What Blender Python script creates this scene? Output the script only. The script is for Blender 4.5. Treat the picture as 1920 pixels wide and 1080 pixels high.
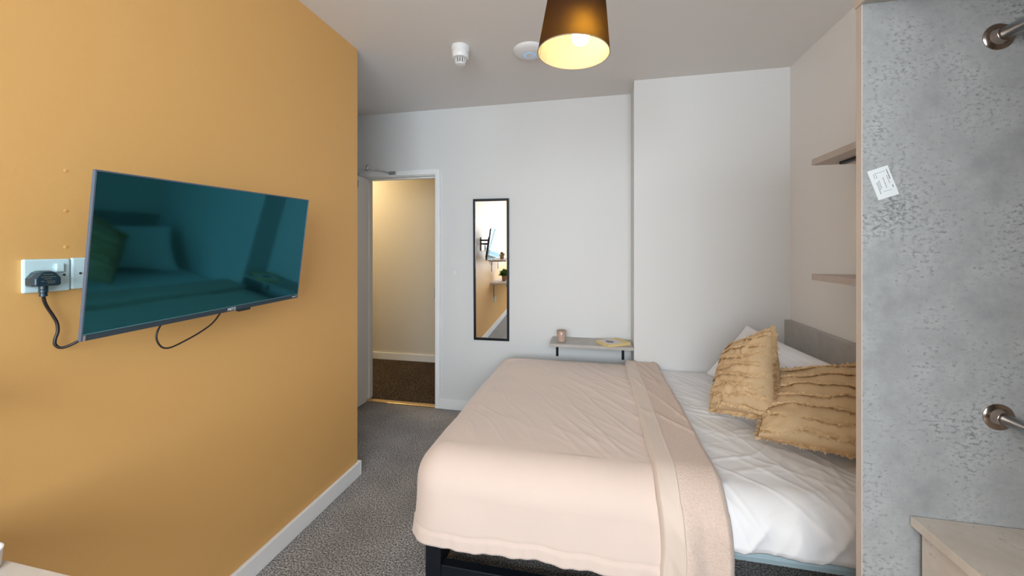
import bpy, bmesh, math, random
from mathutils import Vector, Matrix, noise, Euler
random.seed(7)
PI = math.pi
S = bpy.context.scene
for o in list(bpy.data.objects): bpy.data.objects.remove(o)
COL = S.collection

# ------------------------------------------------------------------ camera
cam_d = bpy.data.cameras.new('camera'); cam = bpy.data.objects.new('camera', cam_d); COL.objects.link(cam)
YAW = math.atan(155/724)
cam.location = (0, 0, 1.35); cam.rotation_euler = (PI/2, 0, YAW)
cam_d.sensor_width = 36; cam_d.lens = 36*724/1920
cam_d.shift_y = -72/1920
cam_d.clip_start = 0.01
S.camera = cam

# ------------------------------------------------------------------ world, lights, exposure
w = bpy.data.worlds.new('world'); S.world = w; w.use_nodes = True
wn = w.node_tree; wn.nodes.clear()
wo = wn.nodes.new('ShaderNodeOutputWorld'); wb = wn.nodes.new('ShaderNodeBackground')
wb.inputs[0].default_value = (0.72, 0.86, 1.0, 1); wb.inputs[1].default_value = 3.0
wn.links.new(wb.outputs[0], wo.inputs[0])
S.view_settings.view_transform = 'Standard'; S.view_settings.look = 'None'
S.view_settings.gamma = 1; S.view_settings.use_curve_mapping = False
S.view_settings.exposure = 0.0
def area(name, loc, rot, sx, sy, power, color):
    d = bpy.data.lights.new(name, 'AREA'); d.shape = 'RECTANGLE'; d.size = sx; d.size_y = sy
    d.energy = power; d.color = color
    o = bpy.data.objects.new(name, d); COL.objects.link(o); o.location = loc; o.rotation_euler = rot
    return o
area('window_daylight', (-0.03, -2.05, 1.72), (PI/2-math.radians(24), 0, 0), 2.5, 1.9, 178, (0.87, 0.945, 1.0))   # daylight just outside the pane
area('hall_lamp_light', (-3.0, 3.78, 2.5), (0, 0, 0), 0.25, 0.25, 17, (1.0, 0.74, 0.40))        # hall ceiling lamp

# ------------------------------------------------------------------ material helpers
def mat(name, col, rough=0.6, metal=0.0, spec=0.5, bump=None, mottle=None, coat=0, sheen=0):
    m = bpy.data.materials.new(name); m.use_nodes = True; nt = m.node_tree; b = nt.nodes['Principled BSDF']
    b.inputs['Base Color'].default_value = (*col, 1); b.inputs['Roughness'].default_value = rough
    b.inputs['Metallic'].default_value = metal; b.inputs['Specular IOR Level'].default_value = spec
    if coat: b.inputs['Coat Weight'].default_value = coat; b.inputs['Coat Roughness'].default_value = 0.05
    if sheen: b.inputs['Sheen Weight'].default_value = sheen; b.inputs['Sheen Roughness'].default_value = 0.5
    tc = nt.nodes.new('ShaderNodeTexCoord')
    if mottle:      # (scale, colour2, detail, lo, hi, stretch)
        sc, c2, det, lo, hi, st = mottle
        mp = nt.nodes.new('ShaderNodeMapping'); mp.inputs['Scale'].default_value = st
        n = nt.nodes.new('ShaderNodeTexNoise'); n.inputs['Scale'].default_value = sc; n.inputs['Detail'].default_value = det
        r = nt.nodes.new('ShaderNodeValToRGB')
        r.color_ramp.elements[0].position = lo; r.color_ramp.elements[1].position = hi
        r.color_ramp.elements[0].color = (*c2, 1); r.color_ramp.elements[1].color = (*col, 1)
        nt.links.new(tc.outputs['Object'], mp.inputs[0]); nt.links.new(mp.outputs[0], n.inputs[0])
        nt.links.new(n.outputs[0], r.inputs[0]); nt.links.new(r.outputs[0], b.inputs['Base Color'])
    if bump:        # (scale, strength, distance)
        n2 = nt.nodes.new('ShaderNodeTexNoise'); n2.inputs['Scale'].default_value = bump[0]; n2.inputs['Detail'].default_value = 4
        bp = nt.nodes.new('ShaderNodeBump'); bp.inputs['Strength'].default_value = bump[1]; bp.inputs['Distance'].default_value = bump[2]
        nt.links.new(tc.outputs['Object'], n2.inputs[0]); nt.links.new(n2.outputs[0], bp.inputs['Height'])
        nt.links.new(bp.outputs[0], b.inputs['Normal'])
    return m

def carpet(name, dark, mid, light, scale=150):
    m = bpy.data.materials.new(name); m.use_nodes = True; nt = m.node_tree; b = nt.nodes['Principled BSDF']
    b.inputs['Roughness'].default_value = 1; b.inputs['Specular IOR Level'].default_value = 0.1
    tc = nt.nodes.new('ShaderNodeTexCoord')
    n = nt.nodes.new('ShaderNodeTexNoise'); n.inputs['Scale'].default_value = scale; n.inputs['Detail'].default_value = 3; n.inputs['Roughness'].default_value = 0.7
    v = nt.nodes.new('ShaderNodeTexNoise'); v.inputs['Scale'].default_value = 5; v.inputs['Detail'].default_value = 3
    r = nt.nodes.new('ShaderNodeValToRGB'); e = r.color_ramp.elements
    e[0].position = .36; e[0].color = (*dark, 1); e[1].position = .66; e[1].color = (*light, 1)
    k = e.new(.5); k.color = (*mid, 1)
    nt.links.new(tc.outputs['Object'], n.inputs[0]); nt.links.new(tc.outputs['Object'], v.inputs[0])
    nt.links.new(n.outputs[0], r.inputs[0])
    mx = nt.nodes.new('ShaderNodeMix'); mx.data_type = 'RGBA'; mx.blend_type = 'MULTIPLY'; mx.inputs[0].default_value = 1
    r2 = nt.nodes.new('ShaderNodeValToRGB'); r2.color_ramp.elements[0].position = .3; r2.color_ramp.elements[0].color = (.78, .78, .78, 1)
    r2.color_ramp.elements[1].position = .7; r2.color_ramp.elements[1].color = (1, 1, 1, 1)
    nt.links.new(v.outputs[0], r2.inputs[0]); nt.links.new(r.outputs[0], mx.inputs[6]); nt.links.new(r2.outputs[0], mx.inputs[7])
    nt.links.new(mx.outputs[2], b.inputs['Base Color'])
    bp = nt.nodes.new('ShaderNodeBump'); bp.inputs['Strength'].default_value = 1; bp.inputs['Distance'].default_value = .006
    nt.links.new(n.outputs[0], bp.inputs['Height']); nt.links.new(bp.outputs[0], b.inputs['Normal'])
    return m

def concrete(name, c1, c2, fleck, rough=0.45, fl=0.36):
    m = bpy.data.materials.new(name); m.use_nodes = True; nt = m.node_tree; b = nt.nodes['Principled BSDF']
    b.inputs['Roughness'].default_value = rough; L = nt.links.new
    tc = nt.nodes.new('ShaderNodeTexCoord')
    n1 = nt.nodes.new('ShaderNodeTexNoise'); n1.inputs['Scale'].default_value = 6; n1.inputs['Detail'].default_value = 10; n1.inputs['Roughness'].default_value = .74
    L(tc.outputs['Object'], n1.inputs[0])
    r1 = nt.nodes.new('ShaderNodeValToRGB'); r1.color_ramp.elements[0].position = .35; r1.color_ramp.elements[1].position = .65
    r1.color_ramp.elements[0].color = (*c2, 1); r1.color_ramp.elements[1].color = (*c1, 1); L(n1.outputs[0], r1.inputs[0])
    mp = nt.nodes.new('ShaderNodeMapping'); mp.inputs['Scale'].default_value = (1, 1, 1.5); L(tc.outputs['Object'], mp.inputs[0])
    n2 = nt.nodes.new('ShaderNodeTexNoise'); n2.inputs['Scale'].default_value = 88; n2.inputs['Detail'].default_value = 7; n2.inputs['Roughness'].default_value = .72; L(mp.outputs[0], n2.inputs[0])
    n3 = nt.nodes.new('ShaderNodeTexNoise'); n3.inputs['Scale'].default_value = 6; n3.inputs['Detail'].default_value = 3; L(tc.outputs['Object'], n3.inputs[0])
    a = nt.nodes.new('ShaderNodeMath'); a.operation = 'MULTIPLY_ADD'; L(n3.outputs[0], a.inputs[0]); a.inputs[1].default_value = -.45; L(n2.outputs[0], a.inputs[2])
    r2 = nt.nodes.new('ShaderNodeValToRGB'); r2.color_ramp.elements[0].position = fl-.26; r2.color_ramp.elements[1].position = fl-.12
    r2.color_ramp.elements[0].color = (1, 1, 1, 1); r2.color_ramp.elements[1].color = (0, 0, 0, 1); L(a.outputs[0], r2.inputs[0])
    mx = nt.nodes.new('ShaderNodeMix'); mx.data_type = 'RGBA'; L(r2.outputs[0], mx.inputs[0]); L(r1.outputs[0], mx.inputs[6]); mx.inputs[7].default_value = (*fleck, 1)
    L(mx.outputs[2], b.inputs['Base Color'])
    return m

M = {}
M['orange'] = mat('orange_paint', (.735, .42, .145), .5, bump=(45, .12, .004), spec=.35)
M['white_wall'] = mat('white_paint', (.74, .74, .735), .55, bump=(60, .08, .003))
M['ceiling'] = mat('ceiling_paint', (.80, .765, .735), .7)
M['bounce_tinted_wall'] = mat('bounce_tinted_white_paint', (.86, .825, .795), .55, bump=(60, .08, .003))  # right wall's white with the orange wall's warm bounced light mixed into its colour
M['hallwall'] = mat('hall_paint', (.74, .70, .62), .6)
M['gloss_white'] = mat('white_gloss_trim', (.90, .905, .905), .3)
M['carpet'] = carpet('grey_carpet', (.06, .054, .052), (.36, .34, .33), (.86, .83, .81))
M['hallcarpet'] = carpet('brown_carpet', (.006, .004, .003), (.05, .036, .026), (.36, .28, .21), 110)
M['brass'] = mat('brass', (.85, .62, .32), .3, 1)
M['concrete'] = concrete('concrete_laminate', (.43, .437, .438), (.285, .29, .292), (.18, .187, .19))
M['concrete_warm'] = concrete('warm_grey_laminate', (.52, .49, .46), (.40, .375, .345), (.24, .22, .20), fl=.30)
M['pale_board'] = concrete('pale_beige_laminate', (.67, .605, .535), (.55, .485, .42), (.30, .26, .21), fl=.30)
M['edge'] = mat('beige_edging', (.60, .51, .45), .5, mottle=(8, (.53, .45, .395), 4, .35, .65, (1, 1, .3)))
M['dark_metal'] = mat('dark_metal', (.006, .008, .012), .4, spec=.3)
M['steel'] = mat('brushed_steel', (.50, .53, .55), .36, 1)
M['copper'] = mat('copper_flange', (.44, .36, .31), .14, 1)
M['screen'] = mat('tv_screen_glass', (.024, .145, .19), .05, 1)
M['tv_frame'] = mat('tv_frame', (.02, .045, .065), .22)
M['tv_edge'] = mat('tv_edge', (.09, .12, .17), .3)
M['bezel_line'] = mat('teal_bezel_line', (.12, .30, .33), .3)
M['black'] = mat('black_plastic', (.012, .016, .02), .35)
M['cable'] = mat('cable_rubber', (.018, .014, .016), .4)
M['plastic_cyan'] = mat('white_socket_plastic', (.62, .83, .88), .25)
M['white_plastic'] = mat('white_plastic', (.82, .82, .83), .3)
M['print_white'] = mat('print_white', (.85, .92, .95), .5)
M['print_grey'] = mat('print_grey', (.10, .10, .12), .6)
M['label'] = mat('label_paper', (.72, .75, .76), .5)
M['mirror'] = mat('mirror_glass', (.92, .93, .93), .01, 1)
M['blanket'] = mat('blush_velvet', (.73, .585, .505), .85, bump=(180, .15, .002), sheen=.35)
M['band'] = mat('velvet_hem', (.70, .57, .48), .85, bump=(120, .15, .002), sheen=.3)
M['fleece'] = mat('fleece', (.74, .58, .49), .95, bump=(230, .7, .005), sheen=.2, mottle=(150, (.68, .52, .43), 3, .3, .6, (1, 1, 1)))
M['linen'] = mat('white_cotton', (.86, .845, .85), .8, bump=(90, .08, .002))
M['pillow'] = mat('white_pillowcase', (.90, .88, .895), .8, bump=(40, .15, .004))
M['mattress'] = mat('pale_blue_mattress', (.42, .55, .60), .35)
M['cushion'] = mat('mustard_cotton', (.68, .49, .29), .9, bump=(260, .5, .002), mottle=(9, (.62, .44, .255), 3, .3, .7, (1, 1, 1)))
M['fringe'] = mat('mustard_fringe', (.76, .55, .32), .95)
M['yellow'] = mat('yellow_cover', (.80, .62, .22), .5)
M['lilac'] = mat('lilac_cover', (.74, .70, .72), .5)
M['pages'] = mat('book_pages', (.78, .62, .36), .8, bump=(300, .4, .001))
M['picture'] = mat('cover_picture', (.22, .17, .18), .5)
M['wax'] = mat('candle_wax', (.90, .75, .60), .5)
M['rose_glass'] = mat('rose_glass', (.93, .70, .58), .12, 0)
M['rose_glass'].node_tree.nodes['Principled BSDF'].inputs['Transmission Weight'].default_value = .55
M['leaf'] = mat('green_leaf', (.07, .22, .03), .5, mottle=(20, (.16, .32, .06), 2, .3, .7, (1, 1, 1)))
M['leaf_grey'] = mat('grey_leaf', (.20, .20, .13), .6)
M['terracotta'] = mat('terracotta_pot', (.42, .20, .11), .7)
M['stone_pot'] = mat('stone_pot', (.34, .26, .20), .8)
M['window_frame'] = mat('window_frame_paint', (.75, .73, .70), .4)
M['reveal'] = mat('window_reveal', (.55, .35, .2), .5)

def emis(name, col, st):
    m = bpy.data.materials.new(name); m.use_nodes = True; nt = m.node_tree; nt.nodes.clear()
    e = nt.nodes.new('ShaderNodeEmission'); o = nt.nodes.new('ShaderNodeOutputMaterial')
    e.inputs[0].default_value = (*col, 1); e.inputs[1].default_value = st; nt.links.new(e.outputs[0], o.inputs[0]); return m
M['bulb'] = emis('glowing_bulb', (1.0, .80, .48), 42)
M['hall_bulb'] = emis('glowing_hall_lamp', (1.0, .78, .45), 6)
M['led'] = emis('blue_status_ring', (.22, .55, 1.0), .95)

def shade_mat(name, diff, trans, k, fwd=(1, .6, .2), kf=.1):
    m = bpy.data.materials.new(name); m.use_nodes = True; nt = m.node_tree; nt.nodes.clear()
    d = nt.nodes.new('ShaderNodeBsdfDiffuse'); t = nt.nodes.new('ShaderNodeBsdfTranslucent'); x = nt.nodes.new('ShaderNodeMixShader'); o = nt.nodes.new('ShaderNodeOutputMaterial')
    d.inputs[0].default_value = (*diff, 1); t.inputs[0].default_value = (*trans, 1); x.inputs[0].default_value = k
    nt.links.new(d.outputs[0], x.inputs[1]); nt.links.new(t.outputs[0], x.inputs[2]); r = nt.nodes.new('ShaderNodeBsdfRefraction'); r.inputs['Color'].default_value = (*fwd, 1); r.inputs['IOR'].default_value = 1.3; r.inputs['Roughness'].default_value = .85
    x2 = nt.nodes.new('ShaderNodeMixShader'); x2.inputs[0].default_value = kf; nt.links.new(x.outputs[0], x2.inputs[1]); nt.links.new(r.outputs[0], x2.inputs[2])
    nt.links.new(x2.outputs[0], o.inputs[0]); return m
M['shade_out'] = shade_mat('brown_shade_fabric', (.032, .016, .012), (.5, .25, .04), .02, (1, .60, .09), .12)
M['shade_in'] = shade_mat('cream_shade_lining', (.52, .47, .34), (.40, .3, .15), .08, (1, .85, .5), .16)

def glass_mat():
    m = bpy.data.materials.new('window_glass'); m.use_nodes = True; nt = m.node_tree; nt.nodes.clear()
    t = nt.nodes.new('ShaderNodeBsdfTransparent'); g = nt.nodes.new('ShaderNodeBsdfGlossy'); x = nt.nodes.new('ShaderNodeMixShader'); o = nt.nodes.new('ShaderNodeOutputMaterial')
    g.inputs['Roughness'].default_value = .02; x.inputs[0].default_value = .06
    nt.links.new(t.outputs[0], x.inputs[1]); nt.links.new(g.outputs[0], x.inputs[2]); nt.links.new(x.outputs[0], o.inputs[0]); return m
M['glass'] = glass_mat()

# ------------------------------------------------------------------ mesh helpers
def link(name, me, m, parent=None):
    o = bpy.data.objects.new(name, me); COL.objects.link(o)
    if m is not None:
        for x in (m if isinstance(m, (list, tuple)) else [m]): me.materials.append(x)
    if parent is not None: o.parent = parent
    return o
def obj(name, bm, m, parent=None, smooth=False, bevel=0, seg=2):
    me = bpy.data.meshes.new(name); bmesh.ops.recalc_face_normals(bm, faces=bm.faces); bm.to_mesh(me); bm.free()
    if smooth:
        for p in me.polygons: p.use_smooth = True
    o = link(name, me, m, parent)
    if bevel:
        b = o.modifiers.new('bevel', 'BEVEL'); b.width = bevel; b.segments = seg; b.limit_method = 'ANGLE'; b.angle_limit = .7
    return o
def add_box(bm, a, b, mi=0):
    x0, y0, z0 = a; x1, y1, z1 = b
    v = [bm.verts.new(p) for p in ((x0,y0,z0),(x1,y0,z0),(x1,y1,z0),(x0,y1,z0),(x0,y0,z1),(x1,y0,z1),(x1,y1,z1),(x0,y1,z1))]
    for f in ((0,3,2,1),(4,5,6,7),(0,1,5,4),(1,2,6,5),(2,3,7,6),(3,0,4,7)):
        fc = bm.faces.new([v[i] for i in f]); fc.material_index = mi
def box(name, a, b, m, parent=None, bevel=0):
    bm = bmesh.new(); add_box(bm, a, b); return obj(name, bm, m, parent, bevel=bevel)
def add_lathe(bm, prof, n=32, M4=None, closed_ends=True):
    rings = []
    for r, z in prof:
        rings.append([bm.verts.new((M4 @ Vector((r*math.cos(2*PI*k/n), r*math.sin(2*PI*k/n), z))) if M4 else (r*math.cos(2*PI*k/n), r*math.sin(2*PI*k/n), z)) for k in range(n)])
    for i in range(len(rings)-1):
        for k in range(n): bm.faces.new((rings[i][k], rings[i][(k+1) % n], rings[i+1][(k+1) % n], rings[i+1][k]))
    if closed_ends: bm.faces.new(rings[0][::-1]); bm.faces.new(rings[-1])
def lathe(name, prof, loc, m, parent=None, n=32, rot=None, ends=True, smooth=True):
    bm = bmesh.new(); M4 = Matrix.Translation(loc)
    if rot: M4 = M4 @ Euler(rot).to_matrix().to_4x4()
    add_lathe(bm, prof, n, M4, ends); o = obj(name, bm, m, parent, smooth=smooth)
    if smooth:
        e = o.modifiers.new('edges', 'EDGE_SPLIT'); e.split_angle = .7
    return o
def catmull(P, k=8):
    P = [Vector(p) for p in P]; Q = [2*P[0]-P[1]]+P+[2*P[-1]-P[-2]]; out = []
    for i in range(1, len(Q)-2):
        a, b, c, d = Q[i-1:i+3]
        for j in range(k):
            t = j/k; out.append(.5*((2*b)+(c-a)*t+(2*a-5*b+4*c-d)*t*t+(3*b-a-3*c+d)*t**3))
    out.append(P[-1]); return out
def add_tube(bm, pts, r, n=10):
    pts = [Vector(p) for p in pts]; rings = []; up = Vector((0, 0, 1)); prev = None
    for i, p in enumerate(pts):
        t = (pts[min(i+1, len(pts)-1)]-pts[max(i-1, 0)]).normalized()
        if prev is None: a = t.cross(up if abs(t.z) < .9 else Vector((1, 0, 0))).normalized()
        else: a = (prev - t*prev.dot(t)).normalized()
        prev = a; b = t.cross(a); rr = r[i] if isinstance(r, list) else r
        rings.append([bm.verts.new(p+a*rr*math.cos(2*PI*k/n)+b*rr*math.sin(2*PI*k/n)) for k in range(n)])
    for i in range(len(rings)-1):
        for k in range(n): bm.faces.new((rings[i][k], rings[i][(k+1) % n], rings[i+1][(k+1) % n], rings[i+1][k]))
    bm.faces.new(rings[0][::-1]); bm.faces.new(rings[-1])
def tube(name, pts, r, m, parent=None, n=10):
    bm = bmesh.new(); add_tube(bm, pts, r, n); return obj(name, bm, m, parent, smooth=True)
def tag(o, label, cat, group=None, kind=None):
    o['label'] = label; o['category'] = cat
    if group: o['group'] = group
    if kind: o['kind'] = kind
    return o
def empty(name, loc, label, cat, group=None, rot=(0, 0, 0)):
    o = bpy.data.objects.new(name, None); COL.objects.link(o); o.location = loc; o.rotation_euler = rot; o.empty_display_size = .05
    return tag(o, label, cat, group)
def struct(o): o['kind'] = 'structure'; return o
def group_parent(parent, *objs):
    for o in objs: o.parent = parent
def keep(parent, o):
    """parent o (built in world coordinates) to an empty, keeping it where it is"""
    bpy.context.view_layer.update()
    o.parent = parent; o.matrix_parent_inverse = parent.matrix_world.inverted(); return o
def grid_mesh(name, rows, m, parent=None, solid=0, sub=0, closed=False):
    nv = len(rows[0]); V = [tuple(p) for r in rows for p in r]; F = []
    for i in range(len(rows)-1):
        for j in range(nv-1): F.append((i*nv+j, i*nv+j+1, (i+1)*nv+j+1, (i+1)*nv+j))
    me = bpy.data.meshes.new(name); me.from_pydata(V, [], F); me.update()
    for p in me.polygons: p.use_smooth = True
    o = link(name, me, m, parent)
    if solid: s = o.modifiers.new('solid', 'SOLIDIFY'); s.thickness = solid; s.offset = -1
    return o
def nz(x, y, z=0): return noise.noise(Vector((x, y, z)))
def sstep(a, b, x):
    t = max(0, min(1, (x-a)/(b-a))); return t*t*(3-2*t)
def text_mesh(name, s, size, ext, M4, m, parent=None):
    c = bpy.data.curves.new(name, 'FONT'); c.body = s; c.size = size; c.extrude = ext; c.align_x = 'CENTER'; c.align_y = 'CENTER'; c.resolution_u = 3
    t = bpy.data.objects.new(name, c); COL.objects.link(t); bpy.context.view_layer.update()
    me = bpy.data.meshes.new_from_object(t.evaluated_get(bpy.context.evaluated_depsgraph_get()))
    bpy.data.objects.remove(t); me.transform(M4); me.materials.clear(); return link(name, me, m, parent)

# ------------------------------------------------------------------ setting
H = 2.545; XL, XR = -1.387, 1.25; YF = 3.09; YB = -1.5
struct(box('floor', (-2.3, YB-.15, -.05), (XR+.1, YF+.03, 0), M['carpet']))
struct(box('floor_hall', (-4.2, YF+.03, -.05), (1.0, 4.5, -.001), M['hallcarpet']))
struct(box('ceiling', (-2.3, YB-.15, H), (XR+.1, YF+.12, H+.1), M['ceiling']))
struct(box('ceiling_hall', (-4.2, YF+.12, H), (1.0, 4.5, H+.1), M['hallwall']))
# orange partition: solid block, orange on the room face, white on its far return
bm = bmesh.new(); add_box(bm, (XL-.72, YB-.15, 0), (XL, 2.064, H))
bm.faces.ensure_lookup_table()
for f in bm.faces:
    f.material_index = 0 if f.calc_center_median().x > XL-.01 else 1
struct(obj('wall_left', bm, [M['orange'], M['white_wall']]))
struct(box('wall_left_alcove', (XL-.80, 2.0, 0), (XL-.70, YF, H), M['white_wall']))
DX0, DX1, DZ = -2.000, -1.332, 1.985
bm = bmesh.new()
add_box(bm, (XL-.80, YF, 0), (DX0-.02, YF+.12, H)); add_box(bm, (DX1+.02, YF, 0), (XR+.1, YF+.12, H)); add_box(bm, (DX0-.02, YF, DZ+.02), (DX1+.02, YF+.12, H))
struct(obj('wall_far', bm, M['white_wall']))
struct(box('wall_chimney_breast', (.272, 2.85, 0), (XR+.1, YF, H), M['white_wall']))
struct(box('wall_right', (XR, YB-.15, 0), (XR+.1, 2.86, H), M['bounce_tinted_wall']))
struct(box('wall_hall', (-4.2, 4.33, 0), (1.0, 4.45, H), M['hallwall']))
struct(box('wall_hall_left', (-4.2, YF+.12, 0), (-4.1, 4.35, H), M['hallwall']))
struct(box('wall_hall_right', (.6, YF+.12, 0), (.7, 4.35, H), M['hallwall']))
struct(box('wall_hall_near', (-4.2, YF, 0), (XL-.79, YF+.12, H), M['hallwall']))
# back wall with the window
WX0, WX1, WZ0, WZ1 = -1.22, 1.15, .80, 2.35
bm = bmesh.new()
add_box(bm, (XL, YB-.15, 0), (WX0, YB, H)); add_box(bm, (WX1, YB-.15, 0), (XR, YB, H))
add_box(bm, (WX0, YB-.15, 0), (WX1, YB, WZ0)); add_box(bm, (WX0, YB-.15, WZ1), (WX1, YB, H))
struct(obj('wall_back', bm, M['white_wall']))
wi = bpy.data.objects.new('window_1', None); COL.objects.link(wi); struct(wi); wi.location = (0, YB-.08, WZ0)
bm = bmesh.new()
for a, b in (((WX0, -.03, 0), (WX0+.05, .03, WZ1-WZ0)), ((WX1-.05, -.03, 0), (WX1, .03, WZ1-WZ0)), ((WX0, -.03, 0), (WX1, .03, .05)), ((WX0, -.03, WZ1-WZ0-.05), (WX1, .03, WZ1-WZ0))): add_box(bm, a, b)
obj('window_frame', bm, M['window_frame'], wi, bevel=.004)
for x in (WX0+.79, WX0+1.58): box('mullion', (x-.025, -.028, .05), (x+.025, .028, WZ1-WZ0-.05), M['window_frame'], wi, bevel=.004)
for k in range(3):
    x0 = WX0+.05 if k == 0 else WX0+.79*k+.025; x1 = WX1-.05 if k == 2 else WX0+.79*(k+1)-.025
    box('pane', (x0, -.003, .05), (x1, .003, WZ1-WZ0-.05), M['glass'], wi)
box('window_sill', (WX0-.03, .0, -.03), (WX1+.03, .14, -.001), M['gloss_white'], wi, bevel=.004)
for z in (1.357, 1.454, 1.562):
    o = lathe('screw_mark', [(.0045, 0), (.0040, .0012), (.002, .0016)], (XL-.0002, .762, z), M['orange'], bpy.data.objects['wall_left'], n=12, rot=(0, PI/2, 0))
# baseboards
def baseboard(name, a, b, m=None):
    (x0, y0), (x1, y1) = a, b
    bm = bmesh.new(); add_box(bm, (min(x0, x1), min(y0, y1), 0), (max(x0, x1), max(y0, y1), .085)); return struct(obj(name, bm, m or M['gloss_white'], bevel=.004))
bm = bmesh.new(); add_box(bm, (XL, YB, 0), (XL+.018, 2.064, .085)); add_box(bm, (XL-.72, 2.064, 0), (XL+.018, 2.082, .085))
struct(obj('baseboard_left', bm, M['gloss_white'], bevel=.004))
baseboard('baseboard_far', (-1.287, YF-.018), (.272, YF))
baseboard('baseboard_back', (XL+.018, YB), (XR, YB+.018))
baseboard('baseboard_hall', (-4.1, 4.312), (.6, 4.33))
# door opening: lining, architrave, open leaf
bm = bmesh.new()
add_box(bm, (DX0-.02, YF-.001, 0), (DX0, YF+.121, DZ)); add_box(bm, (DX1, YF-.001, 0), (DX1+.02, YF+.121, DZ)); add_box(bm, (DX0-.02, YF-.001, DZ), (DX1+.02, YF+.121, DZ+.02))
add_box(bm, (DX0, YF+.05, 0), (DX0+.012, YF+.09, DZ)); add_box(bm, (DX1-.012, YF+.05, 0), (DX1, YF+.09, DZ)); add_box(bm, (DX0+.012, YF+.05, DZ-.012), (DX1-.012, YF+.09, DZ))
struct(obj('trim_1', bm, M['gloss_white'], bevel=.002))
bm = bmesh.new()
add_box(bm, (DX1+.004, YF-.018, 0), (DX1+.045, YF, DZ+.05)); add_box(bm, (DX0-.045, YF-.018, 0), (DX0-.004, YF, DZ+.05)); add_box(bm, (DX0-.004, YF-.018, DZ+.006), (DX1+.004, YF, DZ+.05))
struct(obj('trim_2', bm, M['gloss_white'], bevel=.004))
struct(box('trim_3', (DX0, YF-.01, 0), (DX1, YF+.045, .010), M['brass'], bevel=.003))
box('strike_plate', (DX1-.0125, YF+.012, .93), (DX1-.0005, YF+.04, 1.02), M['steel'], bpy.data.objects['trim_1'])
dr = bpy.data.objects.new('door_1', None); COL.objects.link(dr); struct(dr); dr.location = (-1.968, YF-.02, 0)
box('door_leaf', (-.040, -.655, .008), (0, -.004, DZ-.008), M['gloss_white'], dr, bevel=.002)
h1 = box('door_handle', (.0, -.62, .97), (.008, -.58, 1.13), M['steel'], dr, bevel=.003)
tube('lever', [(.008, -.60, 1.06), (.045, -.60, 1.06), (.05, -.59, 1.06), (.05, -.50, 1.06)], .009, M['steel'], h1)
dc = empty('door_closer', (-1.967, 2.75, 1.93), 'silver overhead door closer arm between white door and its frame', 'door closer')
box('closer_body', (-.001, -.13, -.06), (.045, .13, .0), M['steel'], dc, bevel=.006)
tube('arm', [(.03, 0, .03), (.13, .12, .085)], .007, M['steel'], dc)
tube('arm', [(.13, .12, .095), (.235, .31, .085)], .007, M['steel'], dc)
tube('elbow', [(.13, .12, .07), (.13, .12, .12)], .011, M['steel'], dc)
box('frame_bracket', (.215, .305, .07), (.285, .325, .10), M['steel'], dc, bevel=.003)
tube('spindle', [(.03, 0, -.005), (.03, 0, .035)], .009, M['steel'], dc)

# ------------------------------------------------------------------ television
TL, TR, BR, BL = [Vector(p) for p in ((-1.155, .688, 1.5385), (-1.177, 1.4125, 1.5575), (-1.240, 1.415, 1.148), (-1.218, .691, 1.1285))]
cx = ((TR-TL)+(BR-BL)).normalized(); cz = (TL-BL).normalized(); cz = (cz-cx*cz.dot(cx)).normalized(); cn = cx.cross(cz)   # cn: out of the screen
if cn.x < 0: cn = -cn
cen = (TL+TR+BR+BL)/4
R3 = Matrix((cx, cn, cz)).transposed()
tvm = Matrix.Translation(cen) @ R3.to_4x4()
tv = empty('television', (0, 0, 0), 'flat black television on a wall bracket on the orange wall', 'television'); tv.matrix_world = tvm
TW, TH = .3625, .209
# local: x along the screen, y out of the screen, z up
bm = bmesh.new()
for a, b in (((-TW, -.006, TH-.004), (TW, .003, TH)), ((-TW, -.006, -TH), (-TW+.004, .003, TH-.004)), ((TW-.004, -.006, -TH), (TW, .003, TH-.004))): add_box(bm, a, b)
obj('bezel', bm, M['tv_edge'], tv, bevel=.001)
box('screen', (-TW+.004, -.005, -TH+.0155), (TW-.004, .002, TH-.004), M['screen'], tv)
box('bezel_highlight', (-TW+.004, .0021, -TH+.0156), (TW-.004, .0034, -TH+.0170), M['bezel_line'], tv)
bb = box('lower_bezel', (-TW+.004, -.006, -TH), (TW-.004, .004, -TH+.0155), M['tv_frame'], tv, bevel=.0015)
box('corner_trim', (-TW+.003, .0042, -TH+.001), (-TW+.008, .0050, -TH+.0145), M['steel'], tv)
box('back_cover', (-TW+.014, -.022, -TH+.004), (TW-.014, -.0062, TH-.012), M['black'], tv, bevel=.004)
box('rear_housing', (-.24, -.058, -TH+.02), (.24, -.0222, .09), M['black'], tv, bevel=.012)
bm = bmesh.new(); add_box(bm, (.075, -.012, -TH-.009), (.128, .004, -TH+.001)); obj('sensor_pod', bm, M['black'], tv, bevel=.005)
flip = Matrix(((1, 0, 0, 0), (0, 0, 1, 0), (0, 1, 0, 0), (0, 0, 0, 1)))
def tvtext(name, s, size, x, z):
    m4 = Matrix.Translation((x, .0046, z)) @ Matrix.Rotation(PI/2, 4, 'X') @ Matrix.Scale(1, 4)
    # the screen faces local +y when seen from outside with local x running to the right
    m4 = Matrix.Translation((x, .0046, z)) @ Matrix(((1, 0, 0, 0), (0, 0, 1, 0), (0, 1, 0, 0), (0, 0, 0, 1)))
    return text_mesh(name, s, size, .0003, m4, M['print_white'], tv)
tvtext('logo_lettering', 'METZ', .0125, .045, -TH+.0075)
tvtext('logo_lettering', 'Roku TV', .007, TW-.022, -TH+.008)
wb_ = empty('wall_bracket_group', (XL, 1.05, 1.33), '', '')
bpy.data.objects.remove(wb_)
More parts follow.
